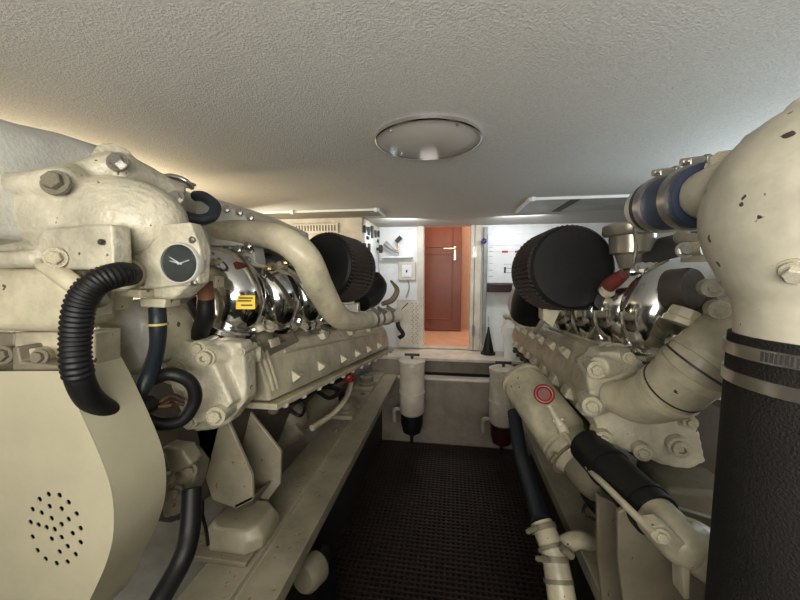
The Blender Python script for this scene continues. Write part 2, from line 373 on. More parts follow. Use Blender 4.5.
vp = thing('perforated_cover', far(408, 325), 'cream perforated panel low on the far wall, left of the doorway', 'panel')
a = far(397, 346, 2.84); c = far(419, 300, 2.84)
hl = [circ(c.x-.012-(k % 2)*.012, a.z+.03+k*(c.z-a.z-.06)/19, .005, 8) for k in range(20)]
hl += [circ(c.x-.045-(k % 2)*.012, a.z+.03+k*(c.z-a.z-.06)/19, .005, 8) for k in range(20)]
me = plate_mesh([(a.x, a.z), (c.x, a.z), (c.x, c.z), (a.x, c.z)], hl, .005, Matrix(((1,0,0,0), (0,0,1,2.84), (0,1,0,0), (0,0,0,1)))); link('perforated_sheet', me, LEDGE, vp)
b = MB(); b.box((a.x+.003, 2.8435, a.z+.003), (c.x-.003, YB-.002, c.z-.003)); part('housing', b, CREAMD, vp)
b = MB(); b.tube([far(399, 312, 2.8), far(408, 303, 2.8)], .004, 8, sm=False)
b.tube([far(399, 312, 2.8), far(398, 325, 2.75), far(403, 334, 2.75), far(399, 338, 2.75)], .018, 12); part('black_cable', b, RUB, vp)

# right of the doorway: distribution board with printed diagram
db = thing('distribution_board', far(515, 260), 'white electrical board with a red and black wiring diagram, right of the doorway', 'electrical board')
a = far(487, 283, 2.84); c = far(548, 233, 2.84)
b = MB(); b.box((a.x, 2.845, a.z), (c.x, YB-.001, c.z)); part('board', b, WHITE, db, bevel=.003)
def mark(px0, py0, px1, py1, m, nm='diagram_line'):
    q = far(px0, py1, 2.84); r = far(px1, py0, 2.84); b = MB(); b.box((q.x, 2.842, q.z), (r.x, 2.846, r.z)); part(nm, b, m, db)
mark(489, 251.3, 536, 251.9, REDINK); mark(489, 245, 536, 245.4, BLUEINK); mark(504, 268, 524, 268.4, INK); mark(504, 272.5, 524, 272.9, INK); mark(504, 264, 524, 264.3, INK)
for x in (505, 518, 532):
    mark(x-3, 250.6, x+3, 252.8, REDINK, 'breaker_mark')
for y in (247, 251, 256, 263, 270, 276): mark(489, y, 493, y+.5, BLUEINK, 'printed_note')
mark(504, 267, 506, 272.5, INK, 'breaker_mark')
for y in (243, 256.5): mark(525, y, 525.6, y+2, INK, 'printed_note')
b = MB(); a = far(487.5, 292, 2.8); c = far(512, 284, 2.8); b.box((a.x, 2.78, a.z), (c.x, YB-.001, c.z)); o = part('cable_trunk', b, MAROON, bevel=.006); tag(o, 'glossy dark maroon box directly below the white wiring diagram board', 'box')
b = MB(); b.box((XB(483, 2.86), 2.83, SILL+.05), (XB(486.5, 2.86), YB-.001, CH-.02)); struct(part('trim_9', b, PLAST, bevel=.002))
b = MB(); q = far(484, 241, 2.8); b.ball(q, .022); b.tube([q, q+Vector((0, .08, 0))], .008, 10, sm=False)
o = part('indicator_lamp', b, paint('deep_blue_plastic', (.02, .03, .25), .2, 0)); tag(o, 'small round deep blue lamp cap at the top right of the doorway', 'indicator lamp')
co = thing('tool_cone', W(488, 353, 2.75), 'black cone standing on the ledge, right of the doorway', 'cone'); q = WL[co.name]; q = Vector((q.x, 2.75, SILL-.004)); 
b = MB(); b.lathe(q, q+Vector((0,0,.22)), [(0, .058), (.07, .058), (.08, .046), (.8, .012), (1, .006)], 24); part('cone_body', b, RUB, co)
b = MB(); b.tube([q+Vector((0,0,.215)), q+Vector((.0, .01, .26)), q+Vector((0,.02,.30))], .003, 6); part('cord', b, PLAST, co)
# ================================================================== engine beds
def bed(s, label):
    t = thing('engine_bed', (s*.5, 1.3, 0), label, 'engine bed', 'painted steel engine beds')
    z = EYE-.757; b = MB()
    xi, xm, xo = (.40, .50, .62) if s < 0 else (.36, .47, .62)
    A = [(s*xi, z-.008), (s*xi, z-.05), (s*(xi+.012), z-.05), (s*(xo), z-.05), (s*xo, z+.008), (s*xm, z+.008), (s*(xm-.004), z-.008)]
    y0_, y1_ = (.1, 2.495) if s < 0 else (.52, 2.12); b.sweep([(x, y0_, zz) for x, zz in A], [(x, y1_, zz) for x, zz in A]); part('beam', b, RAIL, t, bevel=.003)
    k = MB(); k.box((min(s*(xm+.02), s*(xo-.01)), y0_+.02, -.06), (max(s*(xm+.02), s*(xo-.01)), y1_-.005, z-.05)); part('web', k, DARKG, t)  # web coloured near-black for the shade beneath the flange
    for yy in ((1.62, 2.05) if s < 0 else (1.3, 1.9)):
        k = MB(); k.box((min(s*(xm-.005), s*xo), yy, z+.008), (max(s*(xm-.005), s*xo), yy+.16, z+.03)); part('pad', k, RAIL, t, bevel=.006)
        k = MB(); k.lathe((s*(xm+.05), yy+.08, z+.03), (s*(xm+.05), yy+.08, z+.085), [(0, .055), (.25, .055), (.35, .045), (.9, .045), (1, .038)], 28); part('rubber_mount', k, CREAMD, t)
        bolt(t, (s*(xm+.05), yy+.08, z+.085), (0,0,1), .016, CREAMD)
    for yy in (.78, .92, 1.5, 2.0): bolt(t, (s*(xm+.04), yy, z+.008), (0,0,1), .014, CREAMD)
    return t
bed(-1, 'long cream painted steel beam with stains, running under the left engine')
bed(1, 'long cream painted steel beam running under the right engine')
# ================================================================== fuel filters on the ledge
def fuel_filter(px, y, ztop, label, bowl):
    x = W(px, 380, y).x
    t = thing('fuel_filter', (x, y, 0), label, 'fuel filter', 'pale fuel filters at the bulkhead')
    c = lambda z: Vector((x, y, z)); zt = EYE-ztop; r = .083
    b = MB(); b.lathe(c(zt-.36), c(zt), [(0, r*.75), (.03, r*.9), (.06, r), (.42, r), (.425, r+.004), (.45, r+.004), (.455, r), (.95, r), (.955, r+.004), (1, r)], 36); part('canister', b, LEDGE, t)
    b = MB(); b.lathe(c(zt), c(zt+.022), [(0, r+.006), (.5, r+.006), (.8, r-.008), (1, r-.02)], 36); part('lid', b, LEDGE, t)
    b = MB(); b.tube([c(zt+.02), c(zt+.05)], .010, 10, sm=False); b.tube([c(zt+.048)-Vector((.05, 0, 0)), c(zt+.048)+Vector((.05, 0, 0))], .009, 10, sm=False); part('lid_handle', b, INK, t)
    b = MB(); b.lathe(c(zt-.50), c(zt-.36), [(0, .03), (.15, .06), (.6, .074), (1, .074)], 32); part('bowl', b, bowl, t)
    b = MB(); b.tube([c(zt-.56), c(zt-.50)], .012, 10, sm=False); part('drain', b, RUB, t)
    s = -1 if px < 450 else 1
    b = MB(); b.box((x-.05, y+.07, zt-.34), (x+.05, 2.5, zt-.10)); part('bracket', b, GREYW, t, bevel=.004)
    b = MB(); b.tube([c(zt-.33)+Vector((-.07, 0, 0)), c(zt-.33)+Vector((-.12, 0, -.01)), c(zt-.42)+Vector((-.12, 0, 0))], .014, 10); part('inlet_pipe', b, GREYW, t)
fuel_filter(412, 2.22, .59, 'pale cylindrical fuel filter with black bowl, left side of the bulkhead', RUB)
fuel_filter(503, 2.22, .62, 'pale cylindrical fuel filter with maroon bowl, right side of the bulkhead', MAROON)
wf = thing('water_filter', W(513, 350, 2.65), 'tall white plastic canister on the ledge behind the right engine', 'canister')
q = Vector((W(513, 330, 2.65).x, 2.65, SILL-.004))
b = MB(); b.lathe(q, q+Vector((0,0,.19)), [(0, .06), (.8, .072), (1, .072)], 28); part('canister', b, WHITE, wf)
b = MB(); b.lathe(q+Vector((0,0,.19)), q+Vector((0,0,.30)), [(0, .085), (.5, .085), (.55, .07), (1, .065)], 28); part('cap', b, WHITE, wf)
b = MB(); b.tube([q+Vector((-.03,0,.29)), q+Vector((-.07,-.06,.33)), q+Vector((0,-.12,.30)), q+Vector((.05,-.2,.23)), q+Vector((.12,-.3,.2))], .017, 12); part('hose', b, CREAM, wf)

# ================================================================== shared engine pieces
def chrome_elbow(root, s, c, r=.064):
    V = lambda dx, dz, dy=0: c+Vector((s*dx, dy, dz))
    b = MB(); b.tube([V(.028, -.082), V(.004, -.045), V(.000, .0), V(.035, .045), V(.10, .062), V(.21, .060)], [r*.80, r*.95, r*1.02, r*1.02, r*.95, r*.82], 32, 10)
    o = part('chrome_elbow', b, CHROME, root)
    b = MB(); b.lathe(V(.034, -.090), V(.026, -.074), [(0, r*1.12), (.7, r*1.12), (1, r*1.0)], 32); part('flange', b, CHROME, o)
    return o
def air_filter(root, a, c, r, inward=1, matc=BLACKM):
    a = Vector(a); c = Vector(c); n = 110; t = (c-a).normalized(); u = t.orthogonal().normalized(); v = t.cross(u)
    def ring(p, r0, amp): return [p+(u*math.cos(2*PI*k/n)+v*math.sin(2*PI*k/n))*(r0+(amp if k % 2 else -amp)) for k in range(n)]
    L = (c-a).length
    b = MB(); b.loft([ring(a+t*.012, r*.97, .0), ring(a+t*.02, r*.985, .006), ring(c-t*.02, r*.995, .006), ring(c-t*.015, r*1.0, 0)]); f = part('air_filter', b, PLEAT, root, sharp=20)
    b = MB(); b.lathe(a, a+t*.03, [(0, .001), (0, r*.93), (.25, r*.99), (1, r*1.0)], 64); part('end_cap', b, RUB, f); 
    b = MB(); b.lathe(c-t*.03, c+t*.012, [(0, r*.99), (.7, r*.99), (1, r*.92)], 64); part('base_ring', b, RUB, f)
    b = MB(); b.lathe(c, c+t*.09, [(0, r*.6), (1, r*.5)], 32); part('neck', b, RUB, f)
    return f

# ================================================================== LEFT ENGINE
EL = thing('marine_engine', (-.85, 1.3, .45), 'cream marine diesel engine on the left, with gauge box and perforated belt guard', 'marine engine', 'twin marine diesel engines')
# block and sump
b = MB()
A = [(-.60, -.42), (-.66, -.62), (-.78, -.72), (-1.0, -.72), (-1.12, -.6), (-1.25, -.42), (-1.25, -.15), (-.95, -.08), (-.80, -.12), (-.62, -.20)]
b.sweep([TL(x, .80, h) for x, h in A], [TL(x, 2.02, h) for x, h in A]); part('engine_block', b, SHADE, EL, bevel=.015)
# long rocker cover on the aisle side
def cover(root, near, farr, m, lugs):
    b = MB(); b.sweep(near, farr); return part('rocker_cover', b, m, root, bevel=.010)
yn, yf = .86, 2.08
nr = [W(270, 402, yn), W(268, 392, yn-.005), W(258, 362, yn-.02), W(252, 344, yn), W(228, 336, yn+.01), W(205, 345, yn+.02), W(225, 400, yn+.02)]
fl = W(390, 347, yf); off = [p-nr[0] for p in nr]
fr_ = [fl+o*.80 for o in off]
RC = cover(EL, nr, fr_, CREAM, 0)
b = MB(); a0 = W(272, 404, yn); a1 = W(392, 348, yf); b.sweep([a0+Vector((.014, 0, .0)), a0+Vector((.014, 0, -.018)), a0+Vector((-.12, 0, -.018)), a0+Vector((-.12, 0, 0))], [a1+Vector((.014, 0, .0)), a1+Vector((.014, 0, -.014)), a1+Vector((-.12, 0, -.014)), a1+Vector((-.12, 0, 0))])
part('cover_flange', b, CREAM, EL, bevel=.003)
for i in range(12):
    t = (i+.5)/12; p = a0.lerp(a1, t)+Vector((.008, 0, -.012)); bolt(EL, p+Vector((0,0,-.004)), (.3, 0, -1), .010, CREAM)
def frac(py_frac, t, out=0):   # point on the cover face: v up the face, t along
    p0 = nr[1].lerp(nr[2], min(py_frac, 1)) if py_frac <= 1 else nr[2].lerp(nr[3], py_frac-1)
    q0 = fr_[1].lerp(fr_[2], min(py_frac, 1)) if py_frac <= 1 else fr_[2].lerp(fr_[3], py_frac-1)
    return p0.lerp(q0, t)+Vector((out, 0, out*.3))
for v, t in ((.25, .12), (.28, .26), (.25, .42), (.25, .55), (.25, .68), (.25, .82)):
    p = frac(v, t); m = Matrix.Translation(p) @ Matrix.Rotation(-.5, 4, 'Y')
    b = MB(); b.loft([[m@Vector(q) for q in ((-.02,-.02,-.022), (.022,-.016,-.016), (.022,.016,-.016), (-.02,.02,-.022))], [m@Vector(q) for q in ((-.02,-.02,.02), (-.002,-.012,.026), (-.002,.012,.026), (-.02,.02,.02))]])
    part('cover_lug', b, CAST, RC, bevel=.003)
for v, t in ((1.9, .06), (1.9, .33), (1.85, .55), (1.85, .75)):
    p = frac(v, t); m = Matrix.Translation(p) @ Matrix.Rotation(-.3, 4, 'Y'); b = MB(); b.box((-.024, -.026, -.014), (.022, .026, .012), m); part('cover_lug', b, CAST, RC, bevel=.004)
    if t > .3: bolt(RC, p+Vector((.004, 0, .014)), (.3, 0, 1), .012)
for t in (.015, .03):
    b = MB(); b.tube([frac(.0, t, .004), frac(.5, t, .006), frac(1, t, .006), frac(1.5, t, .006), frac(2, t, .004)], .006, 8); part('rib', b, CREAM, RC)
b = MB(); b.tube([frac(1.25, .1, .006), frac(1.25, .9, .004)], .005, 8, sm=False); part('rib', b, CREAM, RC)
# end casting of the head nearest the camera
b = MB()
b.slab([(196, 346), (214, 340), (240, 343), (244, 360), (246, 400), (228, 424), (214, 430), (196, 432), (184, 425), (178, 395), (168, 372)], .74, .05)
b.slab([(170, 338), (205, 345), (232, 404), (212, 420), (186, 428), (168, 380)], .70, .05)
b.tube([W(205, 356, .70), W(250, 352, .80)], .020, 16, sm=False)
b.tube([W(222, 356, .78), W(262, 354, .82)], .022, 16, sm=False)
HE = part('head_end_casting', b, CAST, EL, remesh=.0045)
for px, py, r, h in ((198, 348, .014, 0), (206, 358, .017, 1), (218, 380, .013, 1), (228, 390, .013, 1), (190, 422, .014, 0), (216, 416, .017, 0), (177, 368, .018, 1), (241, 352, .008, 0)):
    y = .715 if px < 212 else .755
    if (px, py) == (216, 416): y = .70
    b = MB(); p = W(px, py, y-.018); b.tube([p, p+Vector((-.01, .07, 0))], r*1.25, 18, sm=False); part('boss', b, CAST, HE)
    bolt(HE, p, (.25, -1, .05), r, CREAM, bool(h))
# dark cradle bracket (engine foot) below
b = MB()
p = [(200, 425), (232, 420), (278, 438), (282, 455), (280, 480), (262, 508), (225, 512), (208, 480)]
BR = thing  # noqa
fo = MB(); fo.slab([(196, 427), (226, 417), (252, 476), (253, 500), (235, 509), (212, 500), (203, 470)], .80, .012); 
o1 = part('foot_plate', fo, RAIL, EL, bevel=.003)
fo = MB(); fo.slab([(226, 415), (250, 412), (281, 452), (280, 484), (262, 508), (240, 500), (245, 470)], .92, .012); part('foot_plate', fo, RAIL, EL, bevel=.003)
fo = MB(); q = [W(226, 417, .80), W(252, 476, .80), W(253, 500, .80), W(235, 509, .80)]; q2 = [W(250, 412, .92)+Vector((-.02,0,0)), W(281, 452, .92)+Vector((-.03,0,0)), W(280, 484, .92)+Vector((-.03,0,0)), W(262, 508, .92)+Vector((-.03,0,0))]
fo.loft([[q[2], q[3], q[3]+Vector((0,0,.01)), q[2]+Vector((0,0,.01))], [q2[2], q2[3], q2[3]+Vector((0,0,.01)), q2[2]+Vector((0,0,.01))]]); part('foot_floor', fo, CREAMD, EL)
fo = MB(); fo.box((-.80, .81, EYE-.62), (-.66, .94, EYE-.34)); part('foot_web', fo, SHADE, EL, bevel=.005)
# resilient mount on the bed
mt = MB(); mz = EYE-.749; c0 = WZ(240, 542, mz)+Vector((0, .02, 0))
mt.loft([[c0+Vector((sx*.085*k, sy*.075*k, z)) for sx, sy in ((-1,-.6), (-.6,-1), (.6,-1), (1,-.6), (1,.6), (.6,1), (-.6,1), (-1,.6))] for k, z in ((.82, 0.0), (1, .015), (1, .045), (.8, .07))])
o = part('engine_mount', mt, RAIL, EL, bevel=.006)
mt = MB(); mt.box((-.70, .74, mz), (-.51, .86, mz+.014)); o = part('mount_plate', mt, CREAMD, EL, bevel=.003)
for x in (-.67, -.60, -.545): bolt(o, (x, .80, mz+.014), (0,0,1), .018, CREAMD)
# starter, lumps and pipes in the shade under the cover
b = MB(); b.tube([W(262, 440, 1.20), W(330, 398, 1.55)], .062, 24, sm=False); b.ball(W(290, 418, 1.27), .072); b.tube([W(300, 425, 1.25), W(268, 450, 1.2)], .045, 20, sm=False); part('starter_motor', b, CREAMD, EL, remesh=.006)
b = MB(); b.tube([W(312, 428, 1.15), W(335, 412, 1.3), W(348, 395, 1.45), W(352, 378, 1.6)], .012, 12); part('oil_pipe', b, CREAM, EL)
b = MB(); b.tube([W(275, 405, 1.12), W(300, 400, 1.2), W(320, 388, 1.3), W(340, 390, 1.4), W(330, 398, 1.35), W(318, 392, 1.3)], .009, 10); part('wiring_loom', b, RUB, EL)
b = MB(); b.tube([W(330, 382, 1.45), W(345, 375, 1.6), W(352, 366, 1.75)], .020, 12); part('wiring_loom', b, RUB, EL)
b = MB(); b.ball(W(349, 377, 1.55), .03); lab(part('red_plug', b, RED, EL), 'small bright red plug')
b = MB(); b.tube([W(325, 385, 1.5), W(340, 380, 1.6), W(350, 365, 1.8)], .028, 14); part('drain_hose', b, CREAMD, EL)
# intake side: deck between cover and elbows
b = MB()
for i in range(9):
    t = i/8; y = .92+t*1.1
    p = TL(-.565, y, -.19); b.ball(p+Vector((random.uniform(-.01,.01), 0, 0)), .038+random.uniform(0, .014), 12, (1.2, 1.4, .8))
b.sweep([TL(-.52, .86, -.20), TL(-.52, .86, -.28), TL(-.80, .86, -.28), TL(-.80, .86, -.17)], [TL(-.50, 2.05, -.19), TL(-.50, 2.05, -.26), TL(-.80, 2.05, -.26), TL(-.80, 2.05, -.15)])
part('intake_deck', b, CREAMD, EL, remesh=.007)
for y in (.93, 1.03, 1.17, 1.28, 1.42): bolt(EL, TL(-.535, y, -.155), (.5, -.2, 1), .014, CREAM)
for px, py, y in ((238, 293, .84), (277, 295, 1.02), (305, 297, 1.22), (326, 299, 1.42)): chrome_elbow(EL, -1, W(px, py, y), .068)
b = MB(); q = W(246, 302, .785); m = Matrix.Translation(q) @ Matrix.Rotation(.15, 4, 'Z') @ Matrix.Rotation(-.05, 4, 'X')
b.box((-.025, -.001, -.018), (.023, .001, .017), m); st = lab(part('yellow_sticker', b, YEL, EL), 'small yellow warning sticker on the first chrome elbow')
for zz, x0_, x1_ in ((.010, -.017, .018), (.003, -.020, .014), (-.008, -.012, .017)):
    b = MB(); b.box((x0_, -.0018, zz-.0018), (x1_, -.0005, zz+.0018), m); part('printed_line', b, INK, st)
b = MB(); b.tube([W(236, 265, .80), W(243, 270, .83), W(256, 281, .86)], [.010, .017, .012], 14); lab(part('rubber_plug', b, REDD, EL), 'worn dark red rubber plug between the elbows')
b = MB(); b.tube([W(206, 266, .78), W(225, 262, .80), W(262, 266, .92), W(284, 272, 1.0), W(300, 282, 1.1)], .0065, 10); part('fuel_pipe', b, CREAM, EL)
for i, (px, py, y) in enumerate(((270, 268, .93), (280, 265, 1.0), (286, 262, 1.0), (290, 258, 1.0))): wb(EL, px, py, y, .012, CREAM if i % 2 else BRASS, (.3, -.5, 1))
b = MB(); b.tube([W(281, 250, 1.0), W(289, 256, 1.02), W(284, 268, 1.05), W(297, 276, 1.1)], .011, 12); part('injector_pipe', b, CREAM, EL)
# turbo / plenum in black behind
b = MB(); b.tube([TL(-.77, .9, .05), TL(-.77, 1.3, .08), TL(-.77, 1.9, .10)], .085, 24); part('air_plenum', b, DARKG, EL)
# air filter
air_filter(EL, W(322, 266, 1.16), W(350, 271, 1.32), .122)
b = MB(); b.slab([(341, 305), (358, 303), (359, 330), (342, 330)], 1.36, .03); part('filter_bracket', b, STEEL, EL, bevel=.003)
b = MB(); b.tube([W(362, 303, 1.5), W(372, 296, 1.6), W(378, 286, 1.66), W(375, 276, 1.7)], [.04, .05, .045, .03], 20); part('turbo_hose', b, RUB, EL)
b = MB(); b.tube([W(382, 304, 1.75), W(392, 300, 1.78), W(397, 290, 1.8), W(391, 281, 1.85)], [.012, .016, .014, .007], 14); part('vent_horn', b, paint('tarnished_metal', (.22, .17, .11), .4, .2), EL)
# big cream coolant pipe
pts = [W(218, 231, .90), W(245, 232, .90), W(278, 238, .88), W(304, 256, .89), W(320, 288, .94), W(334, 312, 1.0), W(348, 321, 1.08), W(368, 320, 1.2)]
b = MB(); b.tube(pts, [.034, .034, .038, .041, .040, .037, .034, .031], 28, 8); CP = part('coolant_pipe', b, CREAM, EL)
b = MB(); b.tube([W(366, 320, 1.19), W(386, 316, 1.35), W(398, 315, 1.42)], .030, 24, sm=False); ch = lab(part('coupling_hose', b, LEDGE, EL), 'pale end pipe beyond the clamps')
dd = W(386, 316, 1.35)-W(366, 320, 1.19)
for px, py, y in ((371, 319.4, 1.23), (377, 318.2, 1.28), (386, 316.5, 1.35)): clamp('hose_clamp', W(px, py, y), dd, .0325, .016, EL, PIPECL, screw=(.4, -.6, 1))
b = MB(); c = W(222, 231, .90); b.slab([(218, 212), (230, 213), (230, 249), (219, 249)], .895, .016); fl_ = part('pipe_flange', b, SILVERP, EL, bevel=.003)
for py in (218, 244): wb(fl_, 226, py, .893, .010, CREAMD, (.3, -1, 0))
# manifold casing, top
b = MB()
A = [W(-60, 128, .60), W(15, 122, .60), W(60, 132, .60), W(70, 150, .60), W(60, 300, .60), W(-60, 300, .60)]
D = [(-.0, 0)]
rg = [A, [p+Vector((.0, .12, .0)) for p in A]]
rings = []
for px, py in ((15, 122), (60, 132), (100, 145), (128, 158), (152, 177), (195, 193), (250, 216)):
    c_ = WX(px, py, -.80)
    rings.append([c_+Vector((-.35, 0, -.02)), c_+Vector((-.05, 0, .004)), c_, c_+Vector((.035, 0, -.03)), Vector((c_.x+.07, c_.y, EYE+.06)), Vector((-1.15, c_.y, EYE-.0))])
rings.insert(0, [p+Vector((0, -.15, 0)) for p in rings[0]])
b.loft(rings); TC = part('top_casing', b, SILVERP, EL, bevel=.018)
b = MB(); b.sweep([W(195, 192, .86), W(250, 217, .90), W(252, 246, .90), W(195, 246, .86)], [W(195, 192, .86)+Vector((.0, .4, 0)), W(250, 217, .90)+Vector((0, .4, 0)), W(252, 246, .90)+Vector((0, .4, 0)), W(195, 246, .86)+Vector((0, .4, 0))]); SC2 = part('cooler_end_cover', b, SILVERP, EL, bevel=.004)
for px, py in ((226, 209), (239, 212), (250, 217), (208, 200), (248, 245), (238, 249)): wb(SC2, px, py, .875, .009, STEEL, (.2, -1, .3))
b = MB(); b.slab([(222, 246), (252, 243), (256, 264), (240, 268), (226, 258)], .93, .06); o = part('valve_block', b, SILVERP, EL, bevel=.004)
for px, py in ((242, 249), (250, 250), (234, 253), (247, 260)): wb(o, px, py, .925, .009, STEEL, (.2, -1, .1))
# filler cap
b = MB(); b.lathe(W(174, 184, .80), W(175, 178, .80), [(0, .045), (.6, .045), (.7, .05), (1, .046)], 32); fc = part('filler_cap', b, CREAM, EL)
b = MB(); b.tube([W(158, 178, .76), W(172, 176, .75), W(186, 181, .76), W(192, 188, .78)], .006, 10); part('cap_strap', b, STEEL, fc)
# lower rounded housing (bell) facing the camera, remeshed casting
b = MB()
b.ball(W(118, 222, .58), .108, 28, (1.25, .85, .78))
b.ball(W(75, 222, .56), .10, 24, (1.4, .8, .75))
b.slab([(-40, 190), (20, 182), (60, 186), (62, 205), (72, 250), (50, 262), (-40, 262)], .50, .08)
b.tube([W(-30, 187, .49), W(58, 184, .50)], .022, 20, sm=False)
b.tube([W(40, 186, .51), W(60, 183, .50), W(80, 176, .56), W(120, 164, .60)], .026, 20)
b.tube([W(112, 168, .62), W(116, 160, .60)], .035, 20, sm=False)
b.tube([W(118, 166, .60), W(150, 182, .66), W(176, 198, .70)], .03, 20)
b.tube([W(168, 196, .70), W(184, 200, .72)], .036, 20, sm=False)
b.tube([W(-30, 262, .48), W(42, 258, .48)], .016, 20, sm=False)
b.slab([(44, 228), (112, 224), (114, 270), (60, 270), (36, 256), (36, 240)], .475, .035)
BH = part('gear_housing', b, CAST, EL, remesh=.0045)
for px, py, y, r in ((56, 183, .482, .017), (118, 162, .565, .015), (176, 198, .675, .014)): wb(BH, px, py, y, r, STEEL if px != 56 else CREAMD, (.35, -1, .25))
wb(BH, 56, 258, .466, .013, CREAM, (.6, -1, 0)); wb(BH, 101, 242, .47, .004, DARKG)
# oil reservoir underneath
b = MB(); b.slab([(-60, 268), (62, 268), (80, 292), (78, 326), (60, 333), (6, 332), (-60, 330)], .47, .07); b.slab([(20, 262), (50, 262), (100, 300), (90, 312), (70, 300)], .462, .03)
part('front_reservoir', b, CREAM, EL, bevel=.022)
b = MB(); b.slab([(14, 332), (94, 332), (94, 366), (14, 370)], .49, .05); o = part('bracket_block', b, CREAM, EL, bevel=.004)
p = W(42, 357, .482); k = MB(); k.tube([p+Vector((0,-.012,0)), p+Vector((0,.02,0))], .018, 20, sm=False); part('boss', k, CREAM, o); wb(o, 40, 357, .462, .011, CREAMD)
b = MB(); b.slab([(12, 347), (17, 347), (20, 362), (60, 366), (60, 371), (12, 374)], .455, .05); o = part('angle_bracket', b, CREAMD, EL, bevel=.003)
b = MB(); b.slab([(-60, 333), (14, 333), (14, 374), (-60, 374)], .50, .12); part('bracket_block', b, CREAMD, EL, bevel=.004)
wb(EL, 4, 355, .48, .013, CREAMD)
# perforated belt guard: sheet front with real holes, and rolled side
gp = [(-130, 372), (60, 371), (75, 400), (100, 455), (112, 492), (114, 530), (107, 562), (90, 600), (70, 640), (30, 672), (-130, 690)]
GY = .44
G = [W(a, c, GY) for a, c in gp]
oc = [(p.x, p.z) for p in G]
sm_, _ = smooth([Vector((x, 0, z)) for x, z in oc[1:10]], 5)
oc = [oc[0]]+[(p.x, p.z) for p in sm_]+[oc[10]]
hs = []
for px, py in ((49, 494), (60, 495), (40, 499), (69, 502), (33, 509), (50, 506), (62, 508.5), (77, 513.5), (31, 522), (39, 524.5), (42, 512.5), (52, 518), (69, 519), (81, 528), (33, 536.5), (47, 527), (55, 529), (62, 524), (73, 533), (81, 542), (38, 550), (52, 538.5), (62, 537), (68, 546), (76, 554), (46, 558.5), (60, 551.5), (57, 563), (68, 561.5)):
    q = W(px, py, GY); hs.append(circ(q.x, q.z, .0046, 14))
me = plate_mesh(oc, hs, .0014, Matrix(((1,0,0,0), (0,0,1,GY), (0,1,0,0), (0,0,0,1))))
GD = link('belt_guard', me, GUARD, EL)
b = MB(); inner = [(x-.004, z) for x, z in oc[1:-1]]
rr = [[Vector((x, GY, z)) for x, z in oc[1:]], [Vector((x, GY+.10, z)) for x, z in oc[1:]], [Vector((x-.004, GY+.10, z)) for x, z in oc[1:]], [Vector((x-.004, GY, z)) for x, z in oc[1:]]]
nn = len(rr[0]); v = [p for r_ in rr for p in r_]; f = []
for i in range(4):
    for j in range(nn-1): f.append((i*nn+j, i*nn+j+1, ((i+1) % 4)*nn+j+1, ((i+1) % 4)*nn+j))
b.add(v, f); part('guard_rim', b, GUARD, GD)
b = MB(); q0 = W(55, 528, GY); b.lathe(q0+Vector((-.03,.012,0)), q0+Vector((-.03,.05,0)), [(0, .085), (1, .085)], 32); part('belt_pulley', b, RUB, EL)  # pulley coloured black so the guard holes read as deep shade
# pump in the gap
b = MB(); b.ball(W(132, 325, .66), .052, 20, (1, 1.2, 1.1)); b.slab([(92, 300), (130, 300), (150, 330), (148, 368), (128, 372), (92, 362)], .64, .09); b.tube([W(118, 358, .63), W(150, 352, .72)], .045, 20, sm=False)
PW = part('water_pump', b, SILVERP, EL, remesh=.0045)
b = MB(); b.tube([W(90, 369, .60), W(112, 371, .60)], .011, 14, sm=False); part('pump_lug', b, CREAM, EL); wb(EL, 111, 371, .595, .009, CREAM, hollow=True)
b = MB(); b.tube([W(150, 306, .68), W(172, 320, .70), W(180, 345, .74), W(176, 372, .78)], [.034, .038, .04, .04], 24); TH = part('thermostat_pipe', b, CREAM, EL)
for px, py, y in ((170, 318, .70), (178, 334, .725)): clamp('pipe_bead', W(px, py, y), W(178, 340, .73)-W(164, 312, .69), .038, .008, TH, CREAM)
b = MB(); b.slab([(96, 268), (124, 268), (124, 292), (112, 292), (104, 312), (94, 312)], .52, .05); part('support_bracket', b, CREAM, EL, bevel=.004)
# gauge box
GB = MB(); GB.slab([(114, 230), (150, 222), (188, 226), (194, 250), (188, 286), (172, 300), (150, 298), (114, 280)], .56, .05); gb = part('gauge_box', GB, CAST, EL, bevel=.006)
GB = MB(); GB.slab([(112, 228), (136, 226), (137, 288), (112, 284)], .548, .03); part('box_side', GB, CREAM, gb, bevel=.004)
GB = MB(); GB.slab([(136, 226), (190, 222), (200, 250), (198, 284), (137, 290)], .55, .03); part('box_lid', GB, CAST, gb, bevel=.004)
gc = W(181, 263.5, .546); ax = Vector((.10, -1, .0)).normalized()
GB = MB(); GB.lathe(gc-ax*.01, gc+ax*.007, [(0, .034), (.0, .037), (.8, .037), (1, .035), (1, .0335), (.2, .033)], 48); part('gauge_bezel', GB, SILVERP, gb)
GB = MB(); GB.lathe(gc-ax*.02, gc+ax*.002, [(0, .034), (1, .034)], 40); dl = part('dial_face', GB, INK, gb)
for a, l in ((2.6, .026), (2.9, .022), (.3, .02)):
    GB = MB(); u = Vector((math.cos(a), 0, math.sin(a))); s0 = gc+ax*.003; GB.tube([s0-u*.004, s0+u*l], .0011, 6, sm=False); part('pointer', GB, WHITE, dl)
GB = MB(); GB.lathe(gc+ax*.004, gc+ax*.006, [(0, .0330), (1, .0330)], 40); part('glass', GB, GLASSM, gb)
for px, py in ((143, 232), (192, 240), (142, 283), (194, 283)): wb(gb, px, py, .548, .005, STEEL, (0, -1, 0))
GB = MB(); GB.slab([(139, 298), (165, 299), (164, 308), (140, 307)], .56, .04); part('cable_gland', GB, CREAM, gb, bevel=.003)
GB = MB(); GB.slab([(113, 289), (140, 290), (140, 298), (114, 296)], .53, .04); part('box_foot', GB, CREAM, gb, bevel=.003)
